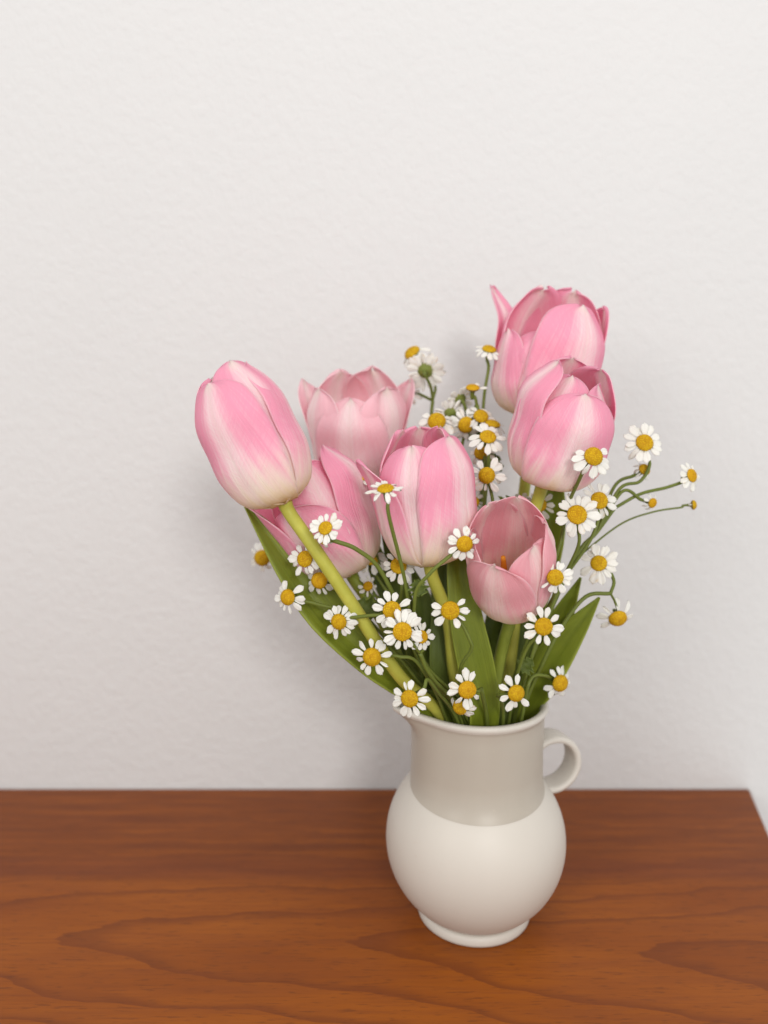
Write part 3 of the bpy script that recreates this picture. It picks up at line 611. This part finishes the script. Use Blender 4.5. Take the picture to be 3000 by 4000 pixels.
sprig('chamomile with two heads seen from below and bare brown bracts', (.004, .020), [(1830, 2500, .018), (1900, 1800, .022), (1862, 1580, .024)], [D(px=1847, py=1509, Y=.022, r=27, n=(.0, .93), np_=6, kind=0, droop=-20, gaps=[(100, 320)], dry=True, via=[(1855, 1550, .024)]), D(px=1796, py=1556, Y=.034, r=24, n=(-.3, .5, -1), np_=11, kind=0, droop=10, plen=1.6, via=[(1835, 1640, .030)]), D(px=1760, py=1612, Y=.030, r=25, n=(.2, .45, -1), np_=13, kind=0, droop=-15, plen=1.7, via=[(1840, 1700, .028)])], leaves=[(1905, 1840, .020, 70, 60, 7), (1880, 1720, .022, 60, 130, 3)])
sprig('chamomile head side-on at the top beside the tallest tulip', (.008, .020), [(1870, 2500, .022), (1880, 1800, .026), (1890, 1560, .030)], [D(px=1912, py=1358, Y=.032, r=28, n=(.12, .88), np_=12, kind=0, droop=12, via=[(1908, 1440, .032)])])
sprig('chamomile flower with broad side petals above two yellow heads', (.006, .010), [(1850, 2500, .006), (1900, 1880, .000)], [D(px=1907, py=1701, Y=-.006, r=33, n=(.05, .70), np_=11, kind=0, droop=18, plen=1.6, ragged=.03, via=[(1908, 1780, -.002)]), D(px=1876, py=1767, Y=.006, r=28, n=(-.45, .25), np_=12, kind=1, droop=15, via=[(1895, 1800, .004)]), D(px=1880, py=1622, Y=.016, r=30, n=(.10, .60), np_=12, kind=1, droop=30, via=[(1885, 1700, .010)]), D(px=1926, py=1650, Y=.014, r=30, n=(.15, .92), np_=9, kind=0, droop=35, dry=True, via=[(1925, 1720, .010)])])
sprig('chamomile flower with pinkish shaded petals between the middle and deep pink tulips', (.008, .004), [(1860, 2500, -.008), (1930, 2080, -.010)], [D(px=1901, py=1857, Y=-.018, r=33, n=(-.15, .10), np_=11, kind=2, droop=16, plen=1.5, gaps=[(78, 110)], via=[(1925, 1960, -.012)]), D(px=2105, py=1970, Y=.000, r=30, n=(-.2, .35), np_=12, kind=0, droop=18, via=[(2030, 2000, -.004)]), D(px=1850, py=1960, Y=.004, r=22, n=(-.3, .3), np_=10, kind=1, droop=30, ragged=.5, via=[(1890, 2030, -.002)]), D(px=2040, py=1955, Y=.006, r=20, n=(.2, .5, -1), np_=9, kind=1, droop=10, plen=1.6, via=[(1990, 2030, .002)])], leaves=[(1935, 2060, -.006, 80, 120, 5), (1960, 2010, .0, 80, 50, 9)])
# -- handle side
sprig('chamomile flower whose dome hides its upper petals, against the deep pink tulip', (.016, .000), [(2060, 2500, -.018), (2180, 2150, -.024), (2215, 1985, -.022)], [D(px=2322, py=1780, Y=-.050, r=38, n=(.18, .42), np_=12, kind=2, droop=32, plen=1.5, gaps=[(60, 150)], via=[(2268, 1862, -.040)])], leaves=[(2150, 2240, -.024, 70, 110, 6)])
sprig('full white chamomile flower overlapping another, beside the deep pink tulip', (.018, -.006), [(2080, 2560, -.020), (2200, 2260, -.022)], [D(px=2256, py=2008, Y=-.032, r=39, n=(-.02, .38), np_=14, kind=0, droop=2, plen=1.5, ragged=.02, via=[(2262, 2120, -.026)]), D(px=2344, py=1953, Y=-.018, r=35, n=(.10, .35), np_=13, kind=0, droop=10, plen=1.5, via=[(2300, 2120, -.022), (2338, 2020, -.020)])])
sprig('wide branching chamomile reaching out towards the bare wall, with wilted heads and a bud', (.022, .004), [(2080, 2560, -.006), (2240, 2190, -.008), (2330, 2080, -.006), (2400, 1985, -.004)],
      [D(px=2521, py=1726, Y=-.006, r=35, n=(.05, .42), np_=14, kind=0, droop=3, plen=1.55, ragged=.03, fork=5, via=[(2420, 1910, -.004), (2500, 1880, -.003), (2538, 1810, -.002)]),
       D(px=2520, py=1832, Y=.002, r=24, n=(.30, .55), np_=8, kind=2, droop=50, ragged=.5, dry=True, fork=5, via=[(2400, 1900, .002), (2470, 1860, .003)]),
       D(px=2708, py=1856, Y=.000, r=27, n=(.52, .30), np_=12, kind=0, droop=14, plen=1.6, via=[(2500, 1930, -.002), (2600, 1905, .001), (2670, 1880, .002)]),
       D(px=2552, py=1966, Y=-.002, r=20, n=(.45, -.10), np_=7, kind=1, droop=40, plen=1.5, ragged=.5, dry=True, fork=5, via=[(2430, 1920, -.004), (2500, 1950, -.003)]),
       D(px=2712, py=1972, Y=.008, r=19, n=(.92, .12), np_=4, kind=2, droop=60, plen=.7, ragged=1, dry=True, sr=.0005, fork=4, via=[(2420, 2050, .004), (2550, 2000, .007), (2660, 1982, .008)])])
sprig('chamomile on a looping stalk over the pointed leaf, one white head and one nearly bare', (.022, -.012), [(2120, 2590, -.018), (2200, 2440, -.018), (2290, 2330, -.017), (2385, 2318, -.016)],
      [D(px=2338, py=2198, Y=-.020, r=32, n=(-.30, .45), np_=12, kind=0, droop=12, plen=1.7, ragged=.03, gaps=[(165, 200)], via=[(2398, 2270, -.014), (2372, 2220, -.013)]),
       D(px=2415, py=2420, Y=-.012, r=36, n=(.05, -.42), np_=8, kind=2, droop=25, ragged=.8, plen=1.5, dry=True, sr=.0006, via=[(2402, 2350, -.012), (2412, 2385, -.010)])])
sprig('chamomile flower nestled at the side of the open dusky tulip', (.018, -.014), [(2060, 2620, -.024), (2130, 2400, -.030)], [D(px=2170, py=2257, Y=-.062, r=33, n=(-.05, .10), np_=13, kind=1, droop=14, gaps=[(160, 215)], plen=1.45, via=[(2165, 2320, -.050)])])
sprig('chamomile flower on the pointed leaf below the open dusky tulip', (.014, -.020), [(2020, 2640, -.032), (2060, 2530, -.038)], [D(px=2125, py=2449, Y=-.056, r=36, n=(-.02, .12), np_=10, kind=1, droop=2, plen=1.5, ragged=.03, via=[(2105, 2480, -.042)])], leaves=[(2030, 2620, -.030, 60, 40, 8)])
